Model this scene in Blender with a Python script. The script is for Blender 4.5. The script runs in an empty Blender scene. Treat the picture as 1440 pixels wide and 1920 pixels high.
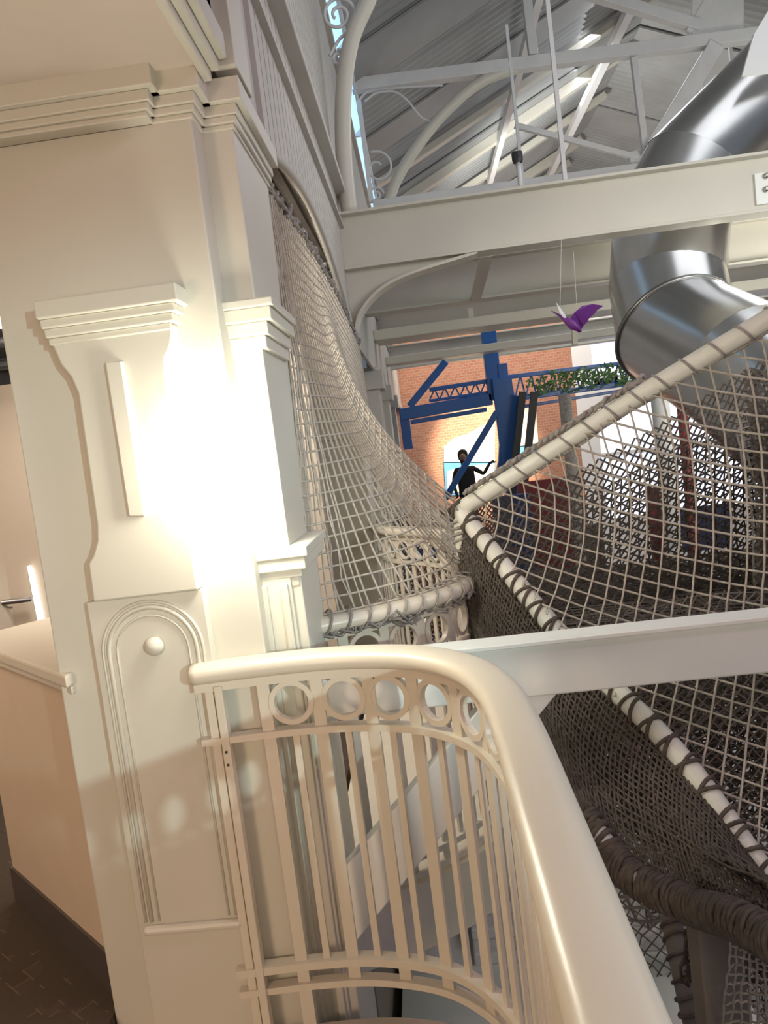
import bpy, math, random
from mathutils import Vector as V, Matrix
random.seed(7)
S = bpy.context.scene
COL = S.collection
PI = math.pi

# ------------------------------------------------------------------ camera
F = 1440.0                                   # focal length in pixels of a 1440 px wide frame
EYE = V((0.0, 0.0, 1.65))
_ay = V(((792-720)/F, (822-960)/F, 1.0)).normalized()     # where the +Y direction (along the gallery) vanishes
_r = math.radians(6.8)
_up = V((-math.sin(_r), -math.cos(_r), 0.0)); _up = (_up - _ay*_up.dot(_ay)).normalized()
_ax = _ay.cross(_up)
if _ax.x < 0: _ax = -_ax
# world axes written in (right, down, forward)
def world(u, v, w):
    d = V((u, v, w)); return V((d.dot(_ax), d.dot(_ay), d.dot(_up)))
right, down, fwd = world(1,0,0), world(0,1,0), world(0,0,1)
cam_data = bpy.data.cameras.new('camera'); cam = bpy.data.objects.new('camera', cam_data); COL.objects.link(cam)
cam_data.sensor_fit = 'HORIZONTAL'; cam_data.sensor_width = 36; cam_data.lens = 36.0*F/1440
cam_data.clip_start = 0.02; cam_data.clip_end = 200
M = Matrix((( right.x, -down.x, -fwd.x, EYE.x), (right.y, -down.y, -fwd.y, EYE.y), (right.z, -down.z, -fwd.z, EYE.z), (0,0,0,1)))
cam.matrix_world = M
S.camera = cam

def at(px, py, Y=None, X=None, Z=None):
    """point seen at a pixel of the 1440x1920 photo, on a given world plane"""
    d = world((px-720)/F, (py-960)/F, 1.0)
    if Y is not None: t = (Y-EYE.y)/d.y
    elif X is not None: t = (X-EYE.x)/d.x
    else: t = (Z-EYE.z)/d.z
    return EYE + d*t

# ------------------------------------------------------------------ world, exposure, lights
S.view_settings.view_transform = 'Standard'; S.view_settings.look = 'None'
S.view_settings.gamma = 1; S.view_settings.use_curve_mapping = False
S.view_settings.exposure = 0.0
W = bpy.data.worlds.new('sky'); S.world = W; W.use_nodes = True
bg = W.node_tree.nodes['Background']; bg.inputs[0].default_value = (0.62,0.72,0.86,1); bg.inputs[1].default_value = 0.175

def light(name, kind, loc, target, energy, color, **kw):
    d = bpy.data.lights.new(name, kind); d.energy = energy; d.color = color
    for k, v in kw.items(): setattr(d, k, v)
    o = bpy.data.objects.new(name, d); COL.objects.link(o); o.location = loc
    o.rotation_euler = (V(target)-V(loc)).to_track_quat('-Z','Y').to_euler()
    return o
WARM = (1.0,0.70,0.46)
# daylight entering the hall from the far right, throws the rail's shadow on the pier
light('daylight_beam', 'SPOT', (5.0,-5.4,2.44), (-0.80,2.25,1.33), 1350, (0.76,1.0,0.98), spot_size=math.radians(14), spot_blend=0.7, shadow_soft_size=0.09)
light('gallery_fill', 'AREA', (-1.9,-1.2,1.35), (-1.3,2.25,0.3), 38, WARM, shape='DISK', size=0.9)  # unseen warm fill, set low for the lower pier and half wall
light('gallery_interior_light', 'AREA', (-3.4,2.6,2.6), (-2.8,4.0,0.6), 36, WARM, shape='DISK', size=1.2)
light('alcove_fill', 'AREA', (-1.5,3.6,2.7), (-0.9,5.6,0.9), 60, (1.0,0.93,0.80), shape='DISK', size=0.8)  # added fill to lift the dark alcove behind the curtain, no lamp there
light('far_beam_fill', 'AREA', (4.2,6.5,2.3), (2.0,8.6,3.2), 55, (1.0,0.95,0.82), shape='RECTANGLE', size=2.0, size_y=0.8)  # extra fill for the second beam, which the first one blocks; no real source
light('near_beam_fill', 'AREA', (3.6,2.7,3.1), (2.4,6.4,3.3), 82, (0.97,1.0,0.93), shape='RECTANGLE', size=2.5, size_y=1.2)  # added to brighten the nearest beam and truss, not a fixture of the hall
light('lilac_fill', 'AREA', (3.2,0.6,4.2), (-0.4,2.6,2.4), 30, (1.0,0.62,0.86), shape='DISK', size=0.5)  # added tint for the hall-facing sides of the pier; no such lamp stands here
light('warm_fill', 'AREA', (0.7,-1.5,1.9), (-0.3,2.2,0.4), 28, (1.0,0.78,0.58), shape='DISK', size=1.2)  # unseen fill added for the pier's shadow zone and the handrail
light('roof_light_near', 'AREA', (3.6,5.0,6.8), (1.2,4.0,0), 95, (0.95,0.97,1.0), shape='RECTANGLE', size=3.0, size_y=6)
light('roof_light_far', 'AREA', (4.5,12.5,7.0), (3,13,0), 420, (0.95,0.97,1.0), shape='RECTANGLE', size=3.5, size_y=8)
light('roof_uplight', 'SPOT', (1.5,12.5,4.0), (5.0,17.0,7.8), 650, (1.0,0.98,0.9), spot_size=math.radians(100), spot_blend=0.8, shadow_soft_size=0.3)
light('mural_light', 'SPOT', (1.6,15.5,3.6), (1.55,19.9,1.2), 3600, (1.0,0.86,0.6), spot_size=math.radians(34), spot_blend=0.45, shadow_soft_size=0.2)
light('brick_light', 'AREA', (2.0,16.6,5.2), (2.0,20,1.6), 260, (1.0,0.85,0.7), shape='RECTANGLE', size=5.0, size_y=1)

# ------------------------------------------------------------------ materials
def mat(name, col, rough=0.55, metal=0.0, emit=None, estr=0, noise=0.0, scale=6.0, bump=0.0, spec=0.5):
    m = bpy.data.materials.new(name); m.use_nodes = True; nt = m.node_tree; b = nt.nodes['Principled BSDF']
    b.inputs['Base Color'].default_value = (*col,1); b.inputs['Roughness'].default_value = rough; b.inputs['Metallic'].default_value = metal
    b.inputs['Specular IOR Level'].default_value = spec
    if emit: b.inputs['Emission Color'].default_value = (*emit,1); b.inputs['Emission Strength'].default_value = estr
    if noise or bump:
        tc = nt.nodes.new('ShaderNodeTexCoord'); n = nt.nodes.new('ShaderNodeTexNoise'); n.inputs['Scale'].default_value = scale; n.inputs['Detail'].default_value = 4
        nt.links.new(tc.outputs['Object'], n.inputs['Vector'])
        if noise:
            r = nt.nodes.new('ShaderNodeValToRGB')
            r.color_ramp.elements[0].position = .3; r.color_ramp.elements[1].position = .7
            r.color_ramp.elements[0].color = (*[c*(1-noise) for c in col],1); r.color_ramp.elements[1].color = (*[min(1,c*(1+noise)) for c in col],1)
            nt.links.new(n.outputs['Fac'], r.inputs['Fac']); nt.links.new(r.outputs['Color'], b.inputs['Base Color'])
        if bump:
            bp = nt.nodes.new('ShaderNodeBump'); bp.inputs['Strength'].default_value = bump; bp.inputs['Distance'].default_value = .01
            nt.links.new(n.outputs['Fac'], bp.inputs['Height']); nt.links.new(bp.outputs['Normal'], b.inputs['Normal'])
    return m
M_ = {}
M_['paint'] = mat('cream_paint', (0.63,0.605,0.525), .42, noise=.02, scale=2)
M_['rail'] = mat('rail_paint', (0.70,0.64,0.54), .33, noise=.02, scale=3)
M_['siding'] = mat('siding_paint', (0.50,0.48,0.45), .6, noise=.06, scale=3)
M_['beam'] = mat('beam_paint', (0.60,0.58,0.51), .45, noise=.03, scale=2)
M_['ceil'] = mat('ceiling_paint', (0.62,0.53,0.46), .7, noise=.02)
M_['tan'] = mat('tan_wall', (0.52,0.44,0.36), .6, noise=.03, scale=1)
M_['roof'] = mat('roof_metal', (0.34,0.35,0.355), .6, noise=.12, scale=1.2)
M_['truss'] = mat('truss_paint', (0.66,0.67,0.68), .5, noise=.05)
M_['rope'] = mat('rope', (0.46,0.42,0.36), .85, noise=.15, scale=40)
M_['rope_d'] = mat('shaded_dark_rope', (0.095,0.078,0.064), .9, noise=.3, scale=40)  # dark rope, deepened by putting the nets' shade into the colour
M_['rope_b'] = mat('brown_rope', (0.17,0.14,0.115), .9, noise=.25, scale=40)
M_['rope_m'] = mat('grey_rope', (0.30,0.28,0.26), .9, noise=.25, scale=40)
M_['tube'] = mat('padded_tube', (0.72,0.72,0.66), .45, noise=.03)
M_['steel'] = mat('stainless', (0.62,0.62,0.62), .24, 1.0, noise=.05, scale=3)
M_['seam'] = mat('seam_metal', (0.30,0.30,0.30), .35, 1.0)
M_['blue'] = mat('blue_steel', (0.02,0.12,0.42), .3)
M_['dark'] = mat('dark_metal', (0.03,0.03,0.035), .5)
M_['purple'] = mat('purple_sheet', (0.13,0.02,0.22), .5)
M_['black'] = mat('black_cloth', (0.012,0.012,0.014), .9)
M_['skin'] = mat('skin', (0.25,0.14,0.09), .6)
M_['white'] = mat('white_paint', (0.75,0.76,0.78), .5)
M_['base'] = mat('dark_baseboard', (0.085,0.07,0.065), .5)
M_['glass'] = mat('bright_window_glass', (0.6,0.75,0.9), .1, emit=(0.30,0.62,0.95), estr=1.25)
M_['wglass'] = mat('white_window_glass', (0.8,0.85,0.95), .1, emit=(0.78,0.84,1.0), estr=.9)
M_['lamp'] = mat('glowing_glass', (1,.97,.9), .3, emit=(1.0,0.97,0.80), estr=56)
M_['lamp2'] = mat('glowing_lamp', (1,.95,.85), .3, emit=(1.0,0.88,0.72), estr=8)
M_['strip'] = mat('glowing_streak', (1,1,1), .3, emit=(1.0,1.0,0.9), estr=2.2)
M_['orange'] = mat('orange_panel', (0.75,0.16,0.04), .5, noise=.1)
M_['red'] = mat('red_panel', (0.20,0.03,0.03), .5, noise=.1)
M_['green'] = mat('leaf', (0.10,0.22,0.06), .6, noise=.3, scale=10)
M_['grey'] = mat('grey_floor', (0.42,0.40,0.39), .6, noise=.1)
M_['palegrey'] = mat('pale_grey_paint', (0.83,0.86,0.83), .5, noise=.02)
M_['post'] = mat('grey_post', (0.17,0.15,0.135), .7, noise=.15)
M_['navy'] = mat('navy_panel', (0.03,0.05,0.14), .6, noise=.2)
M_['chrome'] = mat('brushed_chrome', (0.35,0.33,0.31), .3, 1.0)
def carpet():
    m = mat('carpet', (0.06,0.042,0.03), .95); nt = m.node_tree; b = nt.nodes['Principled BSDF']
    tc = nt.nodes.new('ShaderNodeTexCoord'); mp = nt.nodes.new('ShaderNodeMapping'); mp.inputs['Rotation'].default_value = (0,0,math.radians(38)); mp.inputs['Scale'].default_value = (1,1,1)
    br = nt.nodes.new('ShaderNodeTexBrick'); br.inputs['Scale'].default_value = 7; br.inputs['Mortar Size'].default_value = .018; br.inputs['Brick Width'].default_value = .9; br.inputs['Row Height'].default_value = .45
    br.inputs['Color1'].default_value = (0.070,0.050,0.036,1); br.inputs['Color2'].default_value = (0.052,0.038,0.028,1); br.inputs['Mortar'].default_value = (0.12,0.09,0.065,1)
    n = nt.nodes.new('ShaderNodeTexNoise'); n.inputs['Scale'].default_value = 9
    mx = nt.nodes.new('ShaderNodeMix'); mx.data_type = 'RGBA'; mx.inputs[7].default_value = (0.06,0.043,0.032,1)
    rp = nt.nodes.new('ShaderNodeMath'); rp.operation = 'GREATER_THAN'; rp.inputs[1].default_value = .42
    nt.links.new(tc.outputs['Object'], mp.inputs[0]); nt.links.new(mp.outputs[0], br.inputs[0]); nt.links.new(tc.outputs['Object'], n.inputs['Vector'])
    nt.links.new(n.outputs['Fac'], rp.inputs[0]); nt.links.new(rp.outputs[0], mx.inputs[0]); nt.links.new(br.outputs[0], mx.inputs[6]); nt.links.new(mx.outputs[2], b.inputs['Base Color'])
    return m
M_['carpet'] = carpet()
def brick():
    m = mat('brick', (0.5,0.2,0.1), .9); nt = m.node_tree; b = nt.nodes['Principled BSDF']
    tc = nt.nodes.new('ShaderNodeTexCoord'); mp = nt.nodes.new('ShaderNodeMapping'); mp.inputs['Rotation'].default_value = (math.radians(90),0,0)
    br = nt.nodes.new('ShaderNodeTexBrick'); br.inputs['Scale'].default_value = 3.6; br.inputs['Mortar Size'].default_value = .02
    br.inputs['Color1'].default_value = (0.46,0.22,0.14,1); br.inputs['Color2'].default_value = (0.38,0.17,0.11,1); br.inputs['Mortar'].default_value = (0.44,0.33,0.27,1)
    nt.links.new(tc.outputs['Object'], mp.inputs[0]); nt.links.new(mp.outputs[0], br.inputs[0]); nt.links.new(br.outputs[0], b.inputs['Base Color'])
    return m
M_['brick'] = brick()
M_['pinkwall'] = mat('pink_cream_wall',(0.68,0.55,0.43),.6,noise=.02)

# ------------------------------------------------------------------ mesh builder
class MB:
    def __init__(s): s.v = []; s.f = []
    def add(s, vs, fs):
        n = len(s.v); s.v += [V(p) for p in vs]; s.f += [tuple(i+n for i in f) for f in fs]; return s
    def box(s, x0, y0, z0, x1, y1, z1):
        vs = [(x,y,z) for x in (x0,x1) for y in (y0,y1) for z in (z0,z1)]
        return s.add(vs, [(0,1,3,2),(4,6,7,5),(0,4,5,1),(2,3,7,6),(0,2,6,4),(1,5,7,3)])
    def bar(s, p, q, w, h, up=(0,0,1)):
        p, q = V(p), V(q); d = (q-p).normalized(); a = d.cross(V(up))
        if a.length < 1e-4: a = d.cross(V((0,1,0)))
        a.normalize(); b = a.cross(d)
        vs = [c + a*i*w/2 + b*j*h/2 for c in (p,q) for i in (-1,1) for j in (-1,1)]
        return s.add(vs, [(0,1,3,2),(4,6,7,5),(0,4,5,1),(2,3,7,6),(0,2,6,4),(1,5,7,3)])
    def tube(s, pts, r, n=8, closed=False, cap=True):
        pts = [V(p) for p in pts]; N = len(pts)
        if N < 2: return s
        rs = r if isinstance(r,(list,tuple)) else [r]*N
        base = len(s.v); a = None
        for i, p in enumerate(pts):
            if closed: t = pts[(i+1)%N]-pts[i-1]
            else: t = pts[min(i+1,N-1)]-pts[max(i-1,0)]
            if t.length < 1e-9: t = V((0,0,1))
            t.normalize()
            if a is None:
                a = t.cross(V((0,0,1)))
                if a.length < .1: a = t.cross(V((0,1,0)))
            a = (a - t*a.dot(t))
            if a.length < 1e-5: a = t.orthogonal()
            a.normalize(); b = t.cross(a)
            for k in range(n):
                g = 2*PI*k/n; s.v.append(p + (a*math.cos(g)+b*math.sin(g))*rs[i])
        R = N if closed else N-1
        for i in range(R):
            j = (i+1)%N
            for k in range(n):
                l = (k+1)%n; s.f.append((base+i*n+k, base+i*n+l, base+j*n+l, base+j*n+k))
        if cap and not closed:
            s.f.append(tuple(base+k for k in range(n))[::-1]); s.f.append(tuple(base+(N-1)*n+k for k in range(n)))
        return s
    def prism(s, poly, axis, a, b):
        def P(p, t):
            if axis == 'x': return (t,p[0],p[1])
            if axis == 'y': return (p[0],t,p[1])
            return (p[0],p[1],t)
        n = len(poly); vs = [P(p,a) for p in poly]+[P(p,b) for p in poly]
        fs = [tuple(range(n))[::-1], tuple(range(n,2*n))] + [(i,(i+1)%n,n+(i+1)%n,n+i) for i in range(n)]
        return s.add(vs, fs)
    def sweep(s, path, prof, z=0.0):
        """closed profile [(offset, z)] along an XY path; offset is to the right of travel"""
        n = len(prof); N = len(path); base = len(s.v)
        for i in range(N):
            t = V(path[min(i+1,N-1)][:2])-V(path[max(i-1,0)][:2]); t.normalize(); nr = V((t.y,-t.x))
            for (o, h) in prof: s.v.append(V((path[i][0]+nr.x*o, path[i][1]+nr.y*o, z+h)))
        for i in range(N-1):
            for k in range(n):
                l = (k+1)%n; s.f.append((base+i*n+k, base+i*n+l, base+(i+1)*n+l, base+(i+1)*n+k))
        s.f.append(tuple(base+k for k in range(n))[::-1]); s.f.append(tuple(base+(N-1)*n+k for k in range(n)))
        return s
    def lathe(s, c, prof, n=20, axis='z'):
        c = V(c); base = len(s.v)
        for (r, h) in prof:
            for k in range(n):
                g = 2*PI*k/n; a, b = r*math.cos(g), r*math.sin(g)
                s.v.append(c + (V((a,b,h)) if axis=='z' else V((a,h,b)) if axis=='y' else V((h,a,b))))
        for i in range(len(prof)-1):
            for k in range(n):
                l = (k+1)%n; s.f.append((base+i*n+k, base+i*n+l, base+(i+1)*n+l, base+(i+1)*n+k))
        s.f.append(tuple(base+k for k in range(n))[::-1]); s.f.append(tuple(base+(len(prof)-1)*n+k for k in range(n)))
        return s
    def build(s, name, m, parent=None, smooth=False, bev=0, **kw):
        off = V((0,0,0)); q = parent
        while q is not None: off += q.location; q = q.parent
        if parent is None and not kw.get('struct'):
            xs = [p.x for p in s.v]; ys = [p.y for p in s.v]; zs = [p.z for p in s.v]
            loc = V(((min(xs)+max(xs))/2,(min(ys)+max(ys))/2,min(zs)))
        elif parent is None: loc = V((0,0,0))
        else: loc = V((0,0,0))
        me = bpy.data.meshes.new(name); me.from_pydata([tuple(p-off-loc) for p in s.v], [], s.f); me.update()
        import bmesh
        b = bmesh.new(); b.from_mesh(me); bmesh.ops.recalc_face_normals(b, faces=b.faces); b.to_mesh(me); b.free()
        if smooth: me.polygons.foreach_set('use_smooth', [True]*len(me.polygons))
        me.materials.append(M_[m] if isinstance(m,str) else m)
        o = bpy.data.objects.new(name, me); COL.objects.link(o); o.location = loc; o.parent = parent
        if bev:
            md = o.modifiers.new('bevel','BEVEL'); md.width = bev; md.segments = 2; md.limit_method = 'ANGLE'
        if kw.get('struct'): o['kind'] = 'structure'
        if 'label' in kw: o['label'] = kw['label']
        if 'cat' in kw: o['category'] = kw['cat']
        if 'group' in kw: o['group'] = kw['group']
        if 'kind' in kw: o['kind'] = kw['kind']
        return o
def thing(name, loc, label, cat, group=None):
    o = bpy.data.objects.new(name, None); COL.objects.link(o); o.location = loc; o.empty_display_size = .1
    o['label'] = label; o['category'] = cat
    if group: o['group'] = group
    return o
def cr(pts, n=8):
    """catmull-rom through points"""
    P = [V(p) for p in pts]; P = [P[0]*2-P[1]] + P + [P[-1]*2-P[-2]]; out = []
    for i in range(1, len(P)-2):
        for k in range(n):
            t = k/n; a, b, c, d = P[i-1], P[i], P[i+1], P[i+2]
            out.append(.5*((2*b)+(c-a)*t+(2*a-5*b+4*c-d)*t*t+(3*b-a-3*c+d)*t**3))
    out.append(P[-2]); return out
def resample(path, step):
    L = [0]
    for i in range(1,len(path)): L.append(L[-1]+(path[i]-path[i-1]).length)
    n = max(1,round(L[-1]/step)); out = []; j = 0
    for k in range(n+1):
        t = L[-1]*k/n
        while j < len(L)-2 and L[j+1] < t: j += 1
        f = (t-L[j])/max(1e-9,L[j+1]-L[j]); out.append(path[j].lerp(path[j+1], f))
    return out
def bx(*a): return MB().box(*a)

# ================================================================== SETTING
FX = -0.43       # hall face of the gallery wall
# floors
p1 = cr([(-.76,2.2,0),(-.5,2.215,0),(-.3,2.2,0),(-.1,2.125,0),(.04,1.97,0),(.105,1.76,0),(.122,1.5,0),(.124,1.1,0),(.124,.6,0),(.124,-.6,0)], 8)
p2 = cr([(-.48,2.64,0),(-.25,2.74,0),(-.05,2.88,0),(.07,3.04,0),(.118,3.3,0),(.12,3.8,0),(.12,4.4,0),(.07,4.75,0),(-.07,5.0,0),(-.3,5.3,0),(-.43,5.72,0)], 8)
poly = [(-7,-3),(.2,-3),(.2,-.6)]
edge = [(p.x+.06,p.y+.03) for p in p1][::-1]
m = MB(); m.box(-7,-3,-.32,-1.198,2.3,-.05); m.box(-7,2.3,-.32,-.60,6.4,-.05)
m.build('floor', 'carpet', struct=True)
MB().prism([(-1.3,-3),(.19,-3)]+edge+[(-.8,2.25),(-1.3,2.25)], 'z', -.32, -.13).build('floor_near_balcony', 'tan', struct=True)
MB().prism([(p.x+.05,p.y) for p in p2]+[(-.56,5.7),(-.56,2.6)], 'z', -.26, 0).build('floor_balcony', 'rail', struct=True)
bx(-3,2.9,-3.62,12,21,-3.5).build('floor_hall', 'grey', struct=True)
# gallery soffit over us, with trims
bx(-7,-3,2.75,-.50,2.4,2.9).build('ceiling', 'ceil', struct=True, bev=.003)
m = MB(); m.box(-.50,-3,2.735,-.475,2.28,2.80); m.box(-.475,-3,2.76,-.45,2.28,3.3); m.box(-.45,-3,2.79,-.425,2.28,2.86)
m.build('trim_1', 'paint', struct=True, bev=.004)
# upper gallery wall: vertical boards over the arches
def boards(y0,y1,z0,z1,name,x=FX,arch=None):
    m = MB(); y = y0; w = .115
    while y < y1-1e-3:
        e = min(y+w-.014, y1)
        if arch: zz0, zz1 = arch(y), arch(e)
        else: zz0 = zz1 = z0
        m.prism([(y,zz0),(e,zz1),(e,z1),(y,z1)],'x',x-.03,x)
        y += w
    m.box(x-.12, y0, z0 if not arch else 2.92, x-.025, y1, z1)
    return m.build(name,'siding',struct=True)
def archz(y):
    if y > 6.0: return 2.46
    return 2.9-.115*(y-4.05)**2
boards(2.86,20,2.46,3.55,'wall_left',arch=lambda y: archz(y) if y < 6.1 else 2.46)
boards(-2,20,3.68,5.45,'wall_left_upper')
bx(FX-.1,-2,2.81,FX-.02,2.9,3.6).build('wall_left_near','siding',struct=True)
m = MB(); m.box(FX-.03,2.5,3.55,FX+.075,6,3.60); m.box(FX-.03,2.5,3.60,FX+.05,20,3.68); m.box(FX-.03,6,3.55,FX+.075,20,3.60); m.build('trim_2','siding',struct=True,bev=.006)
m = MB(); m.box(FX-.03,-2,3.3,FX+.03,16,3.325); m.build('trim_3','siding',struct=True)
m = MB(); m.box(FX-.03,-2,5.42,FX+.05,16,5.5); m.build('trim_4','siding',struct=True)
# dark moulding along the arch
ar = [V((FX+.0,y,archz(y)+.0)) for y in [2.9+.1*i for i in range(31)]]
MB().tube(ar,.022,6).build('trim_5','siding',struct=True,smooth=True)
# slatted soffit behind the arch
m = MB(); m.box(-3,2.95,2.93,FX-.04,5.7,3.1)
for i in range(14): m.box(FX-.085-.06*i,2.95,2.885,FX-.055-.06*i,5.7,2.93)
m.build('ceiling_alcove','post',struct=True)
# wall between second bay and the next, plus further walling
m = MB(); m.box(-3,5.7,-3.5,FX-.02,6.3,2.96); m.box(-3,5.68,1.72,FX,5.72,1.80)
m.build('wall_alcove_end','paint',struct=True,bev=.004)
bx(-3.1,2.9,-.2,-2.9,5.7,3.1).build('wall_alcove_back','tan',struct=True)
m = MB()
for y in (8.6,11.0,13.6): m.box(-.75,y,-3.5,FX+.02,y+.45,2.5); m.box(-.8,y-.05,2.25,FX+.08,y+.5,2.46)
m.box(-.8,6.3,-3.5,-.6,16,2.5)
m.build('wall_left_far','siding',struct=True,bev=.01)
# clerestory window band and roof
m = MB(); m.prism([(FX+.01,5.50),(FX+.135,5.60),(FX+.135,5.62),(FX+.01,5.52)],'y',3.0,20); m.build('window_1','glass',struct=True)
m = MB(); m.box(FX+.13,3,5.57,FX+.16,20,5.72)
for i in range(8): m.box(FX,3.7+2.1*i,5.49,FX+.14,3.73+2.1*i,5.64)
m.build('trim_6','white',struct=True)
def roof(name, xa, za, xb, zb, mt):
    m = MB(); N = 425; y = 3.0; dy = .04
    vs = []
    for i in range(N+1):
        h = [0,.0,.03,.03][i%4]
        vs.append((xa, y+i*dy, za-h)); vs.append((xb, y+i*dy, zb-h))
    m.add(vs, [(2*i,2*i+1,2*i+3,2*i+2) for i in range(N)])
    m.add([(xa,3,za+.05),(xb,3,zb+.05),(xb,20,zb+.05),(xa,20,za+.05)],[(0,1,2,3)])
    return m.build(name, mt, struct=True)
roof('ceiling_roof_left', FX+.14,5.72,4.3,7.90,'roof'); roof('ceiling_roof_right',4.3,7.90,10.5,5.4,'roof')
# plain panels and purlins under the roof
def rz(x): return 5.72+(x-FX-.14)*(2.18/(4.3-FX-.14)) if x < 4.3 else 7.90-.403*(x-4.3)
m = MB()
for (y0,y1) in ((5.6,6.5),(8.3,9.2),(10.6,11.3),(13.4,14.2),(16.4,17.4)):
    for k in (0,1):
        xa, xb = (FX+.15,4.3) if k==0 else (4.3,10.4)
        m.add([(xa,y0,rz(xa)-.07),(xb,y0,rz(xb-.001)-.07),(xb,y1,rz(xb-.001)-.07),(xa,y1,rz(xa)-.07),(xa,y0,rz(xa)-.04),(xb,y0,rz(xb-.001)-.04),(xb,y1,rz(xb-.001)-.04),(xa,y1,rz(xa)-.04)],[(0,1,2,3),(4,7,6,5),(0,4,5,1),(1,5,6,2),(2,6,7,3),(3,7,4,0)])
m.build('ceiling_panels','roof',struct=True)
# end and right walls of the hall
bx(-1.2,20,-3.5,4.0,20.4,5.2).build('wall_back','brick',struct=True)
m = MB(); m.box(4.0,20,-3.5,4.5,20.4,5.2); m.box(4.5,20,2.35,5.1,20.4,2.75); m.box(4.5,20,3.5,12,20.4,5.2); m.box(4.5,20,-3.5,12,20.4,-1.0)
m.box(6.0,19.95,-1,6.2,20.4,3.5); m.box(4.5,20,1.95,12,20.3,2.6); m.box(8,20,-1,8.2,20.4,3.5); m.box(4.5,20.0,.6,12,20.3,.7); m.build('wall_back_right','white',struct=True)
bx(4.5,20.1,-1,12,20.2,3.5).build('window_2','wglass',struct=True)
m = MB(); m.prism([(-1.2,5.2),(12,5.2),(10.5,5.7),(4.3,8.2),(-1.2,5.8)],'y',20.0,20.2); m.build('wall_gable','roof',struct=True)
bx(12,0,-3.5,12.2,20,8).build('wall_right','tan',struct=True)
# gallery interior, left of the pier
m = MB(); m.box(-7,5.0,0,-.7,5.1,2.34); m.build('wall_gallery','tan',struct=True)
bx(-7,5.02,2.34,-.7,5.1,2.95).build('wall_gallery_upper','dark',struct=True)
bx(-7,2.9,2.955,-.7,5.1,3.05).build('ceiling_gallery','dark',struct=True)
bx(-7.1,-3,0,-7,5.1,2.95).build('wall_gallery_side','tan',struct=True)

# ================================================================== PIER
pier = thing('wall_pier',(-.85,2.5,0),'cream painted pier with mouldings between the two galleries, holding the railings','pillar')
m = MB(); m.box(-1.195,2.25,-3,-.545,2.9,2.66); m.box(-.60,2.36,-3,-.452,2.88,2.66); m.build('shaft','paint',pier,bev=.006)
m = MB(); m.box(-.565,2.325,-3,-.455,2.6,1.30)
m.box(-.555,2.312,-3,-.53,2.33,1.26); m.box(-.49,2.312,-3,-.465,2.33,1.26); m.box(-.47,2.34,-3,-.425,2.7,1.30)
m.build('lower_pilaster','paint',pier,bev=.005)
def steps(m, x0, x1, y0, y1, zs, outs):
    for (za, zb), o in zip(zs, outs): m.box(x0-o*.2, y0-o, za, x1+o, y1, zb)
m = MB(); steps(m,-.56,-.43,2.335,2.75,[(1.245,1.275),(1.275,1.30),(1.30,1.34),(1.34,1.37)],[0,.012,.03,.042]); m.build('lower_capital','paint',pier,bev=.004)
m = MB(); steps(m,-.55,-.435,2.35,2.75,[(1.98,2.02),(2.02,2.06),(2.06,2.10),(2.10,2.125)],[.0,.012,.03,.04]); m.build('upper_capital','paint',pier,bev=.004)
# corbel board with shaped sides
def corbel(d):
    L = [(-1.025,1.29),(-1.022,1.405),(-1.003,1.43),(-.985,1.47),(-.978,1.52),(-.972,1.90),(-.985,1.95),(-1.01,1.99),(-1.02,2.03),(-1.03,2.06)]
    R = [(-.665,2.06),(-.672,2.03),(-.68,2.00),(-.703,1.965),(-.708,1.92),(-.706,1.52),(-.706,1.45),(-.706,1.40),(-.706,1.29)]
    return L+R
m = MB(); m.prism(corbel(0),'y',2.195,2.26); m.build('corbel_board','paint',pier,bev=.006)
m = MB(); steps(m,-1.03,-.675,2.195,2.255,[(2.045,2.065),(2.065,2.09),(2.09,2.115),(2.115,2.165)],[.005,.018,.03,.045]); m.build('corbel_cap','paint',pier,bev=.004)
m = MB(); m.prism([(-.873,1.53),(-.823,1.525),(-.823,1.975),(-.873,1.978)],'y',2.178,2.2); m.build('raised_bar','paint',pier,bev=.005)
# arched panel below
m = MB(); m.box(-1.055,2.215,-3,-.70,2.26,1.288); m.build('panel_board','paint',pier,bev=.003)
def archloop(x0,x1,zb,zt,n=18):
    c = (x0+x1)/2; r = (x1-x0)/2; zc = zt-r
    return [V((x0,0,zb))]+[V((c-r*math.cos(PI*i/n),0,zc+r*math.sin(PI*i/n))) for i in range(n+1)]+[V((x1,0,zb))]
m = MB()
for (x0,x1,zt,r,y) in ((-1.028,-.722,1.272,.005,2.214),(-1.010,-.740,1.254,.008,2.215),(-.985,-.765,1.229,.004,2.214)):
    m.tube([V((p.x,y,p.z)) for p in archloop(x0,x1,.27,zt)], r, 6)
m.build('arch_moulding','paint',pier,smooth=True)
m = MB(); m.box(-1.035,2.19,.232,-.715,2.22,.262); m.build('panel_sill','paint',pier,bev=.012)
m = MB(); m.lathe((-.868,2.214,1.135),[(.030,0),(.029,-.008),(.024,-.017),(.015,-.024),(.004,-.027)],20,'y'); m.build('round_boss','paint',pier,smooth=True)
# cornice under the soffit
m = MB(); zs = [(2.63,2.645),(2.645,2.665),(2.665,2.695),(2.695,2.76)]
steps(m,-1.6,-.545,2.25,2.9,zs,[.006,.016,.024,.045]); steps(m,-1.3,-.452,2.36,2.9,zs,[.006,.016,.024,.045]); steps(m,-1.75,-.66,2.20,2.9,zs,[.006,.016,.024,.045])
m.build('cornice','paint',pier,bev=.003)
m = MB(); m.box(-.475,2.30,2.78,-.405,2.52,5.4); m.build('upper_strip','paint',pier,bev=.004)

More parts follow.
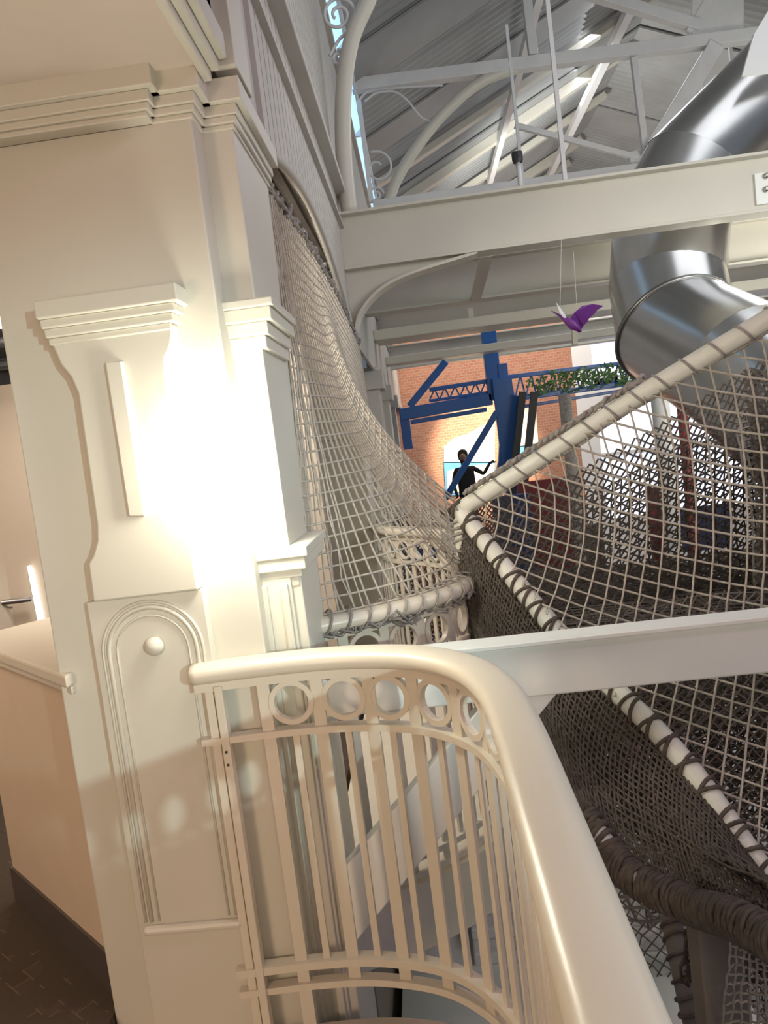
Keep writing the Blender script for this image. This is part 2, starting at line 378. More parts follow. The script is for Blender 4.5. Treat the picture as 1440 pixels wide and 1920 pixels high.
# wall sconce that burns out the middle of the pier
sc = thing('wall_sconce',(-.56,2.245,1.42),'brilliantly glowing frosted glass sconce on the pier','lamp')
m = MB(); m.lathe((-.565,2.235,1.67),[(.05,.012),(.05,-.01)],20,'y'); m.build('back_plate','white',sc,smooth=True)
m = MB(); m.lathe((-.525,2.14,1.50),[(.01,0),(.055,.012),(.075,.06),(.082,.14),(.075,.22),(.055,.268),(.01,.28)],24); o = m.build('glass_shade','lamp',sc,smooth=True)
m = MB(); m.tube([(-.565,2.235,1.67),(-.55,2.19,1.67)],.015,8); m.build('arm','white',sc)

# ================================================================== GALLERY HALF WALL, floor things on the left
hw = thing('half_wall',(-1.6,2.9,0),'pinkish cream half wall with a moulded cap, left of the pier','wall')
A, B = V((-1.90,2.96)), V((-1.1,2.24))
m = MB(); m.prism([(-1.90,2.96),(-1.15,2.27),(-1.12,2.9),(-1.62,3.32)],'z',-.05,1.0); m.build('body','pinkwall',hw)
m = MB(); m.prism([(-1.94,2.96),(-1.15,2.20),(-1.10,2.9),(-1.62,3.38)],'z',1.035,1.075); m.prism([(-1.925,2.96),(-1.15,2.225),(-1.11,2.9),(-1.62,3.36)],'z',1.005,1.035); m.build('cap','rail',hw,bev=.008)
m = MB(); m.prism([(-1.915,2.96),(-1.15,2.255),(-1.15,2.30),(-1.87,2.97)],'z',-.05,.10); m.build('baseboard','base',hw,label='dark brown baseboard')
gr = thing('wall_handrail',(-3,4.9,0),'brown metal handrail along the far gallery wall','handrail')
MB().tube([(-6.5,4.9,.90),(-2.70,4.9,.915)],.018,8).build('bar','chrome',gr,smooth=True)
for x in (-2.9,-4.2,-5.5): MB().tube([(x,4.9,.90),(x,4.95,.87),(x,5.0,.86)],.008,6).build('bracket','chrome',gr)
o = MB().prism([(-2.715,.74),(-2.685,.74),(-2.705,1.10),(-2.725,1.13)],'y',4.96,5.0).build('light_streak','strip',label='thin upright light streak made as a glowing strip on the gallery wall beside the handrail',cat='light')  # glow put in for a streak of light on the wall, no fixture
pl = thing('pendant_lamp',(-2.12,4,2.4),'round glowing white pendant lamp at the left edge','lamp')
m = MB(); pc = at(2,615,Y=4.0)
m.lathe((pc.x,4.0,pc.z),[(.02,0),(.1,.03),(.15,.12),(.16,.2),(.13,.28),(.04,.34)],20); m.build('shade','lamp2',pl,smooth=True)
MB().tube([(pc.x,4,pc.z+.34),(pc.x,4,2.955)],.01,6).build('cord','dark',pl)
m = MB()
for i,(z,y) in enumerate(((2.40,4.6),(2.48,4.3),(2.56,4.7),(2.46,4.85))):
    o = MB().tube([(-6.5,y,z),(-1.0,y+.1,z+.02)],.03,8).build('ceiling_pipe','dark',smooth=True,label='black pipe running under the dark gallery ceiling',cat='pipe',group='black pipes under the gallery ceiling')

# ================================================================== RAILINGS
HR = [(-.052,-.012),(-.052,.004),(-.046,.014),(-.034,.021),(-.018,.024),(.018,.024),(.034,.021),(.046,.014),(.052,.004),(.052,-.012),(.046,-.024),(.034,-.031),(.02,-.034),(-.02,-.034),(-.034,-.031),(-.046,-.024)]
def rect(w,h0,h1): return [(-w/2,h0),(-w/2,h1),(w/2,h1),(w/2,h0)]
def nrm(path, i):
    t = path[min(i+1,len(path)-1)]-path[max(i-1,0)]; t.normalize(); return t, V((t.y,-t.x,0))
def railing(name, path, label, ring_step, start, panel_from=None, panel=True, z0=1.046, thin=True, stop=None):
    r = thing(name, (path[0].x,path[0].y,0), label, 'railing')
    fine = resample(path, .02)
    MB().sweep(fine, HR, z0).build('handrail','rail',r,smooth=True)
    MB().sweep(fine, rect(.034,.985,1.012)).build('top_bar','rail',r)
    MB().sweep(fine, rect(.040,.822,.842)).build('middle_bar','rail',r)
    MB().sweep(fine, rect(.042,.082,.106)).build('bottom_bar','rail',r)
    MB().sweep(fine, rect(.034,.015,.036)).build('foot_bar','rail',r)
    # arc length
    L = 0; nxt = start; k = 0; n = 0
    half = ring_step/2
    for i in range(1,len(fine)):
        L += (fine[i]-fine[i-1]).length
        while L >= nxt:
            p = fine[i]; t, nr = nrm(fine, i)
            if stop and n > stop: break
            if k % 2 == 0:      # flat upright between two rings
                MB().bar(p+V((0,0,.02)), p+V((0,0,1.0)), .038,.012, up=nr).build('flat_baluster','rail',r,bev=.002)
            else:
                c = p+V((0,0,.921)); ring = MB(); rr = .060
                out = []
                N = 28
                for (rad, d) in ((rr+.008,-.011),(rr+.008,.011),(rr-.008,.011),(rr-.008,-.011)):
                    out += [c + t*rad*math.cos(2*PI*q/N) + V((0,0,rad*math.sin(2*PI*q/N))) + nr*d for q in range(N)]
                fs = []
                for a in range(4):
                    b = (a+1)%4
                    for q in range(N): w = (q+1)%N; fs.append((a*N+q,a*N+w,b*N+w,b*N+q))
                ring.add(out, fs); ring.build('ring','rail',r)
                if thin: MB().bar(p+V((0,0,.10)), p+V((0,0,.83)), .020,.012, up=nr).build('thin_baluster','rail',r)
                n += 1
            k += 1; nxt += half
    return r, fine
R1, f1 = railing('balcony_railing', p1, 'near curved cream railing with ring frieze and wide handrail, fixed to the pier', .152, .20)
for i in (10,42,70,100): 
    p = f1[i]; t, nr = nrm(f1,i); MB().bar(p+V((0,0,-.13)),p+V((0,0,.03)),.04,.02,up=nr).build('foot_post','rail',R1)
# end post and solid side panel on the straight run
m = MB(); m.box(-.70,2.18,-.13,-.675,2.215,1.0); ep = m.build('end_post','rail',R1,bev=.003)
m = MB(); m.box(-.732,2.19,-.1,-.705,2.215,1.0); m.build('wall_stile','rail',R1,bev=.003)
for z in (.80,.76): MB().lathe((-.688,2.1785,z),[(.004,0),(.004,-.002)],8,'y').build('screw','dark',ep)
m = MB(); m.box(.112,-.6,.10,.136,1.34,.83); m.build('solid_panel','rail',R1)
R2, f2 = railing('balcony_railing', p2, 'second curved cream railing with ring frieze behind the cross beam, wrapped by the rope net', .160, .12)

# ================================================================== BEAMS
def ibeam(name, x0, x1, y, z0, z1, fw, label, mt='beam', tf=.022, group=None):
    b = thing(name, ((x0+x1)/2,y,z0), label, 'beam', group)
    m = MB(); m.box(x0,y-.012,z0+tf,x1,y+.012,z1-tf); m.build('web',mt,b)
    m = MB(); m.box(x0,y-fw/2,z1-tf,x1,y+fw/2,z1); m.build('top_flange',mt,b,bev=.004)
    m = MB(); m.box(x0,y-fw/2,z0,x1,y+fw/2,z0+tf); m.build('bottom_flange',mt,b,bev=.004)
    return b
b0 = thing('cross_beam',(0.9,2.34,.8),'pale grey box beam crossing the picture just behind the near railing','beam')
bx(-.43,2.305,.825,3.2,2.375,.987).build('body','palegrey',b0,bev=.006)
bx(-.43,2.29,.987,3.2,2.395,1.002).build('top_plate','palegrey',b0,bev=.003)
k = at(1040,1285,Y=2.33); q = at(670,1757,Y=2.33); k2 = at(909,1310,Y=2.33); q3 = at(640,1630,Y=2.33)
MB().prism([(k.x,.825),(q.x,q.z),(q3.x,q3.z),(k2.x,.825)],'y',2.31,2.37).build('knee_plate','palegrey',b0,bev=.004)
ys = (6,8.1,10.6,14.4)
desc = ['nearest cream steel I-beam spanning the hall overhead','second cream steel beam, seen below the nearest one','third cream steel beam, in front of the purple bird\'s level','farthest cream beam, just above the blue steelwork']
desc[2] = 'third cream steel beam from the viewer, between the second and the farthest'
bms = []
for i,y in enumerate(ys):
    b = ibeam('steel_beam',FX,9,y,2.975,3.40,.20 if i==0 else .22,desc[i],group='overhead steel beams'); bms.append(b)
    # stiffener
    if i < 3:
        p = at(905,545 if i==0 else 560,Y=y+.8)
p = at(690,545,Y=6); 
arc = cr([(FX,6,2.45),(FX+.10,6,2.68),(FX+.38,6,2.86),(FX+1.0,6,2.975)],8)
m = MB()
for a,b in zip(arc[:-1],arc[1:]): m.bar(a,b,.18,.022,up=(0,1,0) if False else (0,0,1))
m.build('curved_haunch','beam',bms[0])
m = MB(); m.prism([(FX,2.5)]+[(a.x,a.z) for a in arc[4:]]+[(FX,2.98)],'y',5.99,6.01); m.build('haunch_web','beam',bms[0])
a = at(1424,318,Y=5.88); b = at(1470,372,Y=5.88)
m = MB(); m.box(a.x,5.965,b.z,b.x,5.99,a.z); spl = m.build('splice_plate','palegrey',bms[0],bev=.003,label='grey bolted splice plate')
for px,py in ((1436,330),(1436,355)):
    c = at(px,py,Y=5.96); MB().lathe(c,[(.022,0),(.02,-.02),(.012,-.025)],8,'y').build('bolt','chrome',spl)
# struts hung between the beams
st = [((915,482,6.0),(893,556,8.0)),((1160,455,6.0),(1150,480,8.0))]
o = MB().bar(at(912,478,Y=6.1)+V((0,0,-.0)), at(892,560,Y=8.0), .10,.03).build('brace_plate','beam',label='short sloping plate bracing the nearest beam to the second',cat='brace')
for (px,py,py2,y) in ((882,590,612,9.3),(1075,590,640,9.6),(1360,560,600,9.3)):
    MB().bar(at(px,py-12,Y=y),at(px+3,py2+6,Y=y),.06,.06).build('short_post','beam',label='short cream post between two overhead beams',cat='post',group='short posts between the beams')
# long floor joist rails under the far beams
for i,(y,z) in enumerate(((9.4,2.86),(12.4,2.86))):
    bx(FX,y-.2,z,9,y+.2,z+.12).build('channel_beam','beam',bev=.01,label=('shallow' if i==0 else 'farther shallow')+' cream channel beam slung between the deep overhead beams',cat='beam',group='shallow channel beams')

# ================================================================== ROOF TRUSS AND BRACKETS
Y9 = 9.0
tr = thing('roof_truss',(2.5,Y9,4.2),'white painted steel roof truss with posts and diagonals above the nearest beam','truss')
def chord(name, pts, w, y=Y9, mt='truss', up=(0,1,0), h=None, par=None):
    m = MB(); P = [at(px,py,Y=y) for px,py in pts]
    for a,b in zip(P[:-1],P[1:]): m.bar(a,b,w,h or w,up=up)
    return m.build(name,mt,par or tr,bev=.006)
chord('upper_chord',[(655,163),(1420,66)],.13); chord('lower_chord',[(700,388),(1440,285)],.12)
chord('web_post',[(1188,108),(1212,300)],.07); chord('web_diagonal',[(1340,88),(1212,300)],.17); chord('web_diagonal',[(1080,-20),(1310,50)],.11)
chord('web_diagonal',[(965,235),(1195,296)],.06); chord('web_post',[(1310,160),(1330,280)],.07); chord('web_post',[(985,-20),(1000,105)],.10)
chord('web_diagonal',[(1330,-10),(1290,62)],.06)
chord('gusset',[(1345,-20),(1345,72)],.55,h=.04); chord('gusset',[(1205,278),(1212,302)],.35,h=.04)
pn = MB().prism([( at(1390,143,Y=6.6).x, at(1390,143,Y=6.6).z),(at(1402,100,Y=6.6).x,at(1402,100,Y=6.6).z),(at(1412,66,Y=6.6).x,at(1412,66,Y=6.6).z),(at(1440,20,Y=6.6).x,at(1440,20,Y=6.6).z),(at(1500,0,Y=6.6).x,at(1500,0,Y=6.6).z),(at(1500,130,Y=6.6).x,at(1500,130,Y=6.6).z),(at(1425,140,Y=6.6).x,at(1425,140,Y=6.6).z)],'y',6.58,6.61)
pn.build('hanging_sheet','white',label='pale blue-grey panel hanging at the right edge of the picture under the roof',cat='panel')
# sloping rafters of the far bays
for y,w in ((12.2,.10),(13.8,.16),(15.6,.12),(17.8,.18),(19.2,.14)):
    x0, x1 = FX+.2, 4.25
    MB().bar((x0,y,rz(x0)-.16),(x1,y,rz(x1)-.16),w,.16,up=(0,1,0)).build('rafter','beam',bev=.01,label='pale sloping rafter climbing to the right under the far roof',cat='rafter',group='sloping rafters under the far roof')
# long purlins running away from us
for (x,w) in ((1.9,.09),(3.6,.12)):
    z = rz(x)-.32
    MB().bar((x,4.5,z),(x,19.9,z),w,.12).build('purlin','white',label='white purlin running lengthwise under the corrugated roof, '+('left' if x<3 else 'right')+' one of two',cat='purlin',group='purlins under the roof')
# hanging rods
for px,py0,py1,y,w,lb in ((1030,-40,340,5.95,.030,'slim white rod rising from the nearest beam, in front of the truss'),(968,150,300,8.1,.03,'slim white rod behind the small dark spotlight'),(1375,60,262,10.6,.04,'slim white rod at the right behind the steel duct')):
    a = at(px+ (30 if py0<0 else 8),py1,Y=y); 
    MB().bar(V((a.x,y,3.395)),V((a.x,y,a.z+ (1.9 if py0<0 else 1.3))),w,w).build('hanger_rod','truss',label=lb,cat='rod')
# small dark spotlight on the beam
sp = thing('spotlight',at(975,350,Y=6.05),'small dark spotlight on a short stem standing on the nearest beam','lamp')
a = at(976,345,Y=6.05); a.z = 3.39; b = at(971,305,Y=6.05); c = at(969,286,Y=6.05)
MB().tube([a,b],.018,8).build('stem','truss',sp,smooth=True); MB().tube([b,b.lerp(c,.3),c],[.035,.042,.042],12).build('head','dark',sp)
# curved iron brackets with scrolls
def spiral(c, r0, turns, ph, y, n=40, sgn=1):
    return [V((c.x+ r0*(1-.75*i/n)*math.cos(ph+sgn*turns*2*PI*i/n), y, c.z+r0*(1-.75*i/n)*math.sin(ph+sgn*turns*2*PI*i/n))) for i in range(n+1)]
def bracket(label, pts, y, w, scr, wires=()):
    P = cr([at(px,py,Y=y) for px,py in pts],8)
    b = thing('arched_bracket',P[-1],label,'bracket')
    MB().tube(P,w*.62,8).build('arched_bar','beam',b,smooth=True)
    for (px,py,r,turns,ph,sg) in scr:
        MB().tube(spiral(at(px,py,Y=y),r,turns,ph,y,sgn=sg),.013,6).build('scroll','truss',b,smooth=True)
    for w_ in wires: MB().tube(cr([at(px,py,Y=y) for px,py in w_],8),.012,6).build('tie_bar','truss',b,smooth=True)
    return b
bracket('cream arched iron bracket with scrolls climbing from the wall past the blue window band',[(705,-60),(690,0),(664,60),(650,120),(643,200),(645,300),(655,400)],6.0,.10,
    [(634,28,.13,1.6,0,1),(634,108,.055,1.5,PI/2,-1)],[[(618,105),(638,72),(662,55)]])
bracket('slender grey arched iron bracket with scrolls, behind the first and left of the rods',[(970,128),(900,155),(830,215),(775,285),(745,335),(728,378)],9.0,.10,
    [(708,315,.19,1.2,PI*.6,-1),(705,365,.09,1.4,0,1)],[[(676,230),(672,195),(690,172),(730,165),(830,160)],[(684,190),(705,175),(740,172),(765,190),(790,220),(812,228)]])
MB().bar(at(673,190,Y=9.0),at(697,380,Y=9.0),.05,.05).build('window_mullion','white',label='white upright post beside the blue window band, left of the grey bracket',cat='post')

# ================================================================== STEEL SLIDE TUBE
sl = thing('tube_slide',(2.4,6.5,1.0),'large shiny stainless steel tube bending down behind the beam and net','slide')
cp = [at(1500,130,Y=7.3),at(1385,235,Y=7.2),at(1300,330,Y=7.1),at(1258,410,Y=7.0),at(1250,530,Y=6.95),at(1268,622,Y=6.65)]
cp += [V((cp[-1].x+.16,5.75,1.85)),V((cp[-1].x+.42,4.9,1.2))]
segs = [(0,2),(2,3),(3,4),(4,5),(5,6),(6,7)]
def ringpts(i):
    return cp[i]
def mitre_tube(name, i0, i1, r):
    # straight drum between two mitred joints
    def joint(i):
        if i == 0: return (cp[1]-cp[0]).normalized()
        if i == len(cp)-1: return (cp[-1]-cp[-2]).normalized()
        return ((cp[i]-cp[i-1]).normalized()+(cp[i+1]-cp[i]).normalized()).normalized()
    m = MB(); n = 40; d = (cp[i1]-cp[i0]).normalized(); a = d.orthogonal().normalized(); b = d.cross(a)
    vs = []
    for idx in (i0,i1):
        nn = joint(idx)
        for k in range(n):
            g = 2*PI*k/n; o = (a*math.cos(g)+b*math.sin(g))*r; p = cp[idx]+o
            t = -(o.dot(nn))/d.dot(nn); vs.append(p+d*t)
    m.add(vs,[(k,(k+1)%n,n+(k+1)%n,n+k) for k in range(n)])
    dr = m.build(name,'steel',sl,smooth=True)
    seam = vs[n:]
    if i1 == 5: MB().tube(seam,.022,6,closed=True).build('seam_ring','seam',dr,smooth=True)
for a_,b_ in ((0,2),(2,3),(3,4),(4,5),(5,6),(6,7)): mitre_tube('drum', a_, b_, .485)

# ================================================================== PURPLE BIRD
yb = 4.0
def P2(px,py,y=yb): return at(px,py,Y=y)
bd = thing('hanging_bird',P2(1090,600),'purple cut-out hummingbird hanging on thin threads below the nearest beam','ornament')
body = [P2(1034,583),P2(1050,592),P2(1062,600),P2(1074,610),P2(1090,622)]
MB().tube(body,[.002,.006,.017,.024,.004],10).build('body','purple',bd,smooth=True)
def wing(pts, dy0, dy1):
    m = MB(); n = len(pts); a = [P2(px,py) for px,py in pts]
    f = [V((p.x,p.y+dy0+(dy1-dy0)*i/n,p.z)) for i,p in enumerate(a)]; b = [V((p.x,p.y+.006,p.z)) for p in f]
    m.add(f+b,[tuple(range(n)),tuple(range(2*n-1,n-1,-1))]+[(i,(i+1)%n,n+(i+1)%n,n+i) for i in range(n)]); return m
wing([(1068,600),(1078,585),(1092,573),(1112,569),(1134,572),(1122,580),(1116,588),(1108,594),(1104,602),(1098,608),(1090,622),(1080,612)],0,.06).build('wing','purple',bd)
wing([(1064,597),(1052,580),(1042,568),(1046,582),(1048,590),(1054,598)],0,-.05).build('wing','truss',bd,label='pale far wing')
m = MB(); 
for a,b in (((1054,380),(1050,575)),((1075,470),(1082,580))): m.tube([P2(*a),P2(*b)],.0009,4)
m.build('threads','truss',bd)

# ================================================================== BLUE STEELWORK
Yb = 13.0
bs = thing('blue_steel_frame',(1.2,Yb,-3.5),'bright blue steel frame with column, arms and lattice bridge at the end of the hall','frame')
def bb(name, a, b, w, h=None, y=Yb, y2=None, up=(0,1,0)):
    return MB().bar(at(*a,Y=y),at(*b,Y=y2 or y),w,h or w,up=up).build(name,'blue',bs,bev=.01)
c0 = at(932,670,Y=Yb); bx(c0.x-.02,Yb-.12,-3.5,c0.x+.14,Yb+.12,c0.z-.12).build('column','blue',bs,bev=.01)
bx(c0.x-.22,Yb-.10,c0.z-.7,c0.x+.02,Yb+.10,c0.z+.9).build('column_flange','blue',bs,bev=.01)
bx(c0.x-.14,Yb-.2,-3.5,c0.x+.18,Yb-.10,c0.z-.35).build('column_web','blue',bs,bev=.01)
bb('cross_arm',(750,778),(922,748),.20); bb('cross_arm',(770,792),(912,768),.07,.2)
bb('side_post',(757,770),(766,842),.16); bb('diagonal_arm',(768,762),(836,678),.12); bb('diagonal_strut',(835,935),(932,772),.10,y=12.8)
bb('leaning_post',(968,742),(935,905),.16,y=12.9); bb('leaning_post',(948,740),(940,905),.14,y=12.9)
for nm,(px0,px1),(t0,t1),(u0,u1) in (('left',(805,920),(731,714),(752,735)),('right',(945,1230),(708,674),(750,712))):
    bb('lattice_chord',(px0,t0),(px1,t1),.07); bb('lattice_chord',(px0,u0),(px1,u1),.09 if nm=='right' else .05)
    m = MB(); n = 6 if nm=='left' else 14
    for i in range(n):
        f0, f1 = i/n, (i+.5)/n; g = (i+1)/n
        a = at(px0+(px1-px0)*f0,u0+(u1-u0)*f0,Y=Yb); b = at(px0+(px1-px0)*f1,t0+(t1-t0)*f1,Y=Yb); c = at(px0+(px1-px0)*g,u0+(u1-u0)*g,Y=Yb)
        m.bar(a,b,.025,.025); m.bar(b,c,.025,.025)
    m.build('lattice_web','blue',bs)
bb('lower_rail',(945,768),(1230,722),.05)
for px,y in ((968,12.5),(990,12.4)):
    a = at(px+12,735,Y=y); b = at(px-6,900,Y=y); b = V((b.x,y,-3.5)) if False else a+(b-a)*((a.z+3.5)/(a.z-b.z))
    MB().bar(a,b,.11,.11).build('dark_post','dark',label='dark leaning post right of the blue column, '+('left' if px<980 else 'right')+' one of the pair',cat='post',group='dark leaning posts')
# creeper on the bridge
vn = thing('hanging_vine',at(1080,700,Y=12.9),'green leafy vine draped over the right arm of the blue lattice bridge','plant')
m = MB(); P = [at(1000+i*8,722-i*1.05+4*math.sin(i),Y=12.85) for i in range(27)]; m.tube(P,.012,5); m.build('stem','green',vn)
m = MB()
for i in range(420):
    c = random.choice(P)+V((random.uniform(-.1,.1),random.uniform(-.12,.05),random.uniform(-.16,.16))); r = random.uniform(.025,.05); a = random.uniform(0,PI); u = V((math.cos(a),random.uniform(-.5,.5),math.sin(a)))*r; w = V((-math.sin(a),random.uniform(-.5,.5),math.cos(a)))*r*.5
    m.add([c-u,c+w,c+u,c-w],[(0,1,2,3)])
m.build('leaves','green',vn)
# mural on the brick
mu = thing('wall_mural',(1.2,19.95,0),'white and sky blue mural on the brick end wall, brightly lit','picture')
def quad(pts,y0,y1):
    return MB().prism([(at(px,py,Y=19.9).x,at(px,py,Y=19.9).z) for px,py in pts],'y',y0,y1)
M_['skyblue'] = mat('sky_blue_paint',(0.10,0.32,0.70),.6); M_['cloud'] = mat('cloud_white_paint',(0.85,0.80,0.66),.6)
quad([(832,838),(850,822),(880,812),(905,798),(928,790),(928,868),(832,868)],19.93,19.99).build('cloud','cloud',mu)
quad([(832,866),(928,866),(928,922),(836,930)],19.93,19.99).build('sea','skyblue',mu)
quad([(838,884),(868,874),(926,870),(926,918),(838,925)],19.90,19.93).build('wave','cloud',mu)
quad([(968,768),(1005,762),(1010,832),(966,840)],19.93,19.99).build('cloud','cloud',mu); quad([(966,838),(1012,830),(1014,862),(966,872)],19.93,19.99).build('sea','skyblue',mu)

# ================================================================== PERSON
Yp = 15.0
hd = at(868,857,Y=Yp); gz = hd.z-1.62
pt = thing('walkway_platform',(hd.x,Yp,gz-.2),'blue edged walkway platform the dark dressed person stands on','platform')
bx(hd.x-1.2,Yp-.5,gz-.12,hd.x+1.4,Yp+.5,gz).build('deck','grey',pt); bx(hd.x-1.2,Yp-.55,gz-.2,hd.x+1.4,Yp-.5,gz).build('edge_beam','blue',pt)
pr = thing('person',(hd.x,Yp,gz),'person in dark clothing with an arm stretched out to the blue frame','person')
def skin(name, verts, edges, mt, par, sub=2):
    me = bpy.data.meshes.new(name); me.from_pydata([tuple(v[0]) for v in verts],edges,[]); o = bpy.data.objects.new(name,me); COL.objects.link(o); o.parent = par
    s = o.modifiers.new('skin','SKIN'); s.use_smooth_shade = True
    for i,v in enumerate(verts): me.skin_vertices[0].data[i].radius = (v[1],v[2] if len(v)>2 else v[1]); me.skin_vertices[0].data[i].use_root = (i==0)
    u = o.modifiers.new('sub','SUBSURF'); u.levels = sub; u.render_levels = sub; me.materials.append(M_[mt]); return o
hx, hz = .53, 1.06   # hand offset from the feet position
hh = at(925,865,Y=Yp); hx = hh.x-hd.x; hz = hh.z-gz
J = [((.03,0,.93),.19,.13),((.03,0,1.12),.175,.13),((.01,0,1.30),.19,.13),((.0,0,1.42),.08,.07),((0,0,1.50),.05,.05),((0,0,1.60),.075,.09),((0,0,1.70),.07,.08),
     ((.17,0,1.39),.055,.055),((.36,-.06,1.25),.042,.042),((hx-.08,-.1,hz-.02),.028,.028),((hx-.03,-.1,hz),.035,.02),
     ((-.17,0,1.38),.055,.055),((-.24,.02,1.12),.042,.042),((-.2,-.12,.90),.03,.03),((-.19,-.15,.85),.035,.02),
     ((.11,0,.86),.09,.09),((.12,-.02,.48),.06,.06),((.12,.02,.09),.042,.042),((.12,-.12,.04),.045,.03),
     ((-.08,0,.86),.09,.09),((-.1,-.02,.48),.06,.06),((-.1,.02,.09),.042,.042),((-.1,-.12,.04),.045,.03)]
E = [(0,1),(1,2),(2,3),(3,4),(4,5),(5,6),(2,7),(7,8),(8,9),(9,10),(2,11),(11,12),(12,13),(13,14),(0,15),(15,16),(16,17),(17,18),(0,19),(19,20),(20,21),(21,22)]
# fingers on both hands
for base,dx in ((10,1),(14,-1)):
    bp = V(J[base][0])
    for i in range(4):
        J.append(((bp.x+dx*.035,bp.y-.03+.02*i,bp.z+.0),.009,.009)); J.append(((bp.x+dx*(.075+.006*(i%3)),bp.y-.03+.02*i,bp.z-.01),.007,.007)); E += [(base,len(J)-2),(len(J)-2,len(J)-1)]
    J.append(((bp.x+dx*.02,bp.y-.05,bp.z+.03),.009,.009)); E.append((base,len(J)-1))
skin('body',J,E,'black',pr)
m = MB(); m.lathe((0,0,0),[(.0,0)],4) if False else None
hr_ = MB(); hr_.lathe(V((hd.x,Yp+.01,gz+1.56)),[(.05,-.03),(.088,.02),(.10,.09),(.095,.15),(.06,.2),(.01,.215)],16); hr_.build('hood','black',pr,smooth=True)
fc = MB(); fc.lathe(V((hd.x-.01,Yp-.07,gz+1.62)),[(.005,-.07),(.05,-.05),(.062,0),(.055,.05),(.01,.075)],14); fc.build('face','skin',pr,smooth=True)

# ================================================================== ROPE NETS
def lacing(path, r, step, rr, tilt=.35, jitter=.0, seedv=1):
    """rope wound around a tube in separate turns"""
    rnd = random.Random(seedv); m = MB(); P = resample(path, step)
    for i in range(len(P)-1):
        t = (P[i+1]-P[i]).normalized(); a = t.cross(V((0,0,1))).normalized(); b = t.cross(a); c = P[i]+t*rnd.uniform(-jitter,jitter); tl = tilt+rnd.uniform(-jitter,jitter)*6
        m.tube([c+(a*math.cos(g)+b*math.sin(g))*(r+rr*.7)+t*tl*r*math.sin(g+.6) for g in [2*PI*k/14 for k in range(14)]],rr,5,closed=True)
    return m
def ropetube(label, path, r, step, rr, rope='rope_m', passes=1, tube='tube', tilt=.35, jit=.004, name='padded_tube'):
    t = thing(name, path[0], label, 'tube')
    fine = cr(path,10)
    MB().tube(fine,r,16).build('tube',tube,t,smooth=True)
    for q in range(passes): lacing(fine,r,step*(1+.13*q),rr,tilt*(1-1.3*q),jit*(1+q),3+q).build('rope_lacing',rope,t,smooth=True)
    # rope laid along the tube
    m = MB(); d = [p+V((0,.0,-r-.006))+V((random.uniform(-.004,.004),0,random.uniform(-.004,.004))) for p in resample(fine,.05)]; m.tube(d,rr*1.3,5); m.build('edge_rope',rope,t,smooth=True)
    return t
J0 = at(862,956,Y=3.2)
A1 = at(1160,765,Y=2.92); A2 = at(1440,598,Y=2.66); A3 = J0+(A2-J0)*1.25
B1 = at(1040,1178,Y=2.80); B2 = at(1262,1405,Y=2.38); B3 = at(1440,1650,Y=2.08); B4 = B2+(B3-B2)*1.9
ropetube('white padded tube rising to the right, laced with grey rope along the big net',[J0,A1,A2,A3],.034,.105,.0045,tilt=.5)
ropetube('white padded tube sloping down to the right, bound in dark rope',[J0,B1,B2,B3,B4],.036,.082,.0068,'rope_d',passes=2,tilt=.5,jit=.012)

tA = [o for o in bpy.data.objects if o.name == 'padded_tube'][0]
bundle = [p+V((-.012,0,.046)) for p in resample(cr([J0,A1,A2],10),.03)][2:30]
m = MB(); rb = random.Random(4)
for i,p in enumerate(bundle):
    q = p+V((rb.uniform(-.006,.006),rb.uniform(-.01,.01),rb.uniform(-.004,.006)))
    m.tube([q+V((-.012,-.012,-.008)),q+V((0,-.016,.008)),q+V((.012,.01,.01)),q+V((.018,.014,-.006))],.008,6)
m.tube(bundle,.012,6); m.build('rope_bundle','rope_m',tA,smooth=True,label='bunched grey rope along the upper edge')
# big net between the two tubes
tri = (A3, B4)
def netBig():
    Pa, Pb = cr([J0,A1,A2,A3],20), cr([J0,B1,B2,B3],20)
    LA = (A3-J0).length
    D = (B3-A2); Mx = ((A2+B3)/2-J0)
    nrmv = D.cross(Mx).normalized()
    if nrmv.y < 0: nrmv = -nrmv
    Dn, Hn = D.normalized(), D.length
    def surf(c, h):      # c 0..1.35 out from the junction, h in -1..1 from tube A to tube B
        hh = max(-1,min(1,h)); a = J0+(A2-J0)*c; b = J0+(B3-J0)*c
        # follow the actual tube below
        p = a.lerp(b,(hh+1)/2)
        bul = (1-hh*hh)*.30*min(1,c*1.2)
        return p + nrmv*bul + V((-.05*c*(1-hh*hh)*(hh+.3),0,0))
    m = MB(); L = Mx.length; cell = .057; n = int(L*1.3/cell)
    rnd = random.Random(5)
    for i in range(1,n+1):
        c = i*cell/L
        N = max(4,int(26*c)+4)
        m.tube([surf(c,-1+2*k/N)+V((rnd.uniform(-.002,.002),0,0)) for k in range(N+1)],.0042,4)
    k = -int(Hn/cell/2*1.3)
    while k <= int(Hn/cell/2*1.3):
        h = k*cell; pts = []
        for i in range(0,int(n*2.0)+1):
            c = i*cell/L*.5
            if c <= 1e-6: continue
            q = h/(Hn/2*c)      # relative height at this distance
            if abs(q) <= 1:
                p = surf(c,q); p.z -= .03*math.sin(min(1,c)*PI)*(1-q*q); pts.append(p)
        if len(pts) > 1: m.tube(pts,.0042,4)
        k += 1
    return m
nb = netBig(); nb.build('climbing_net','rope',smooth=True,label='large pale square-meshed rope net stretched between the two white padded tubes',cat='net')

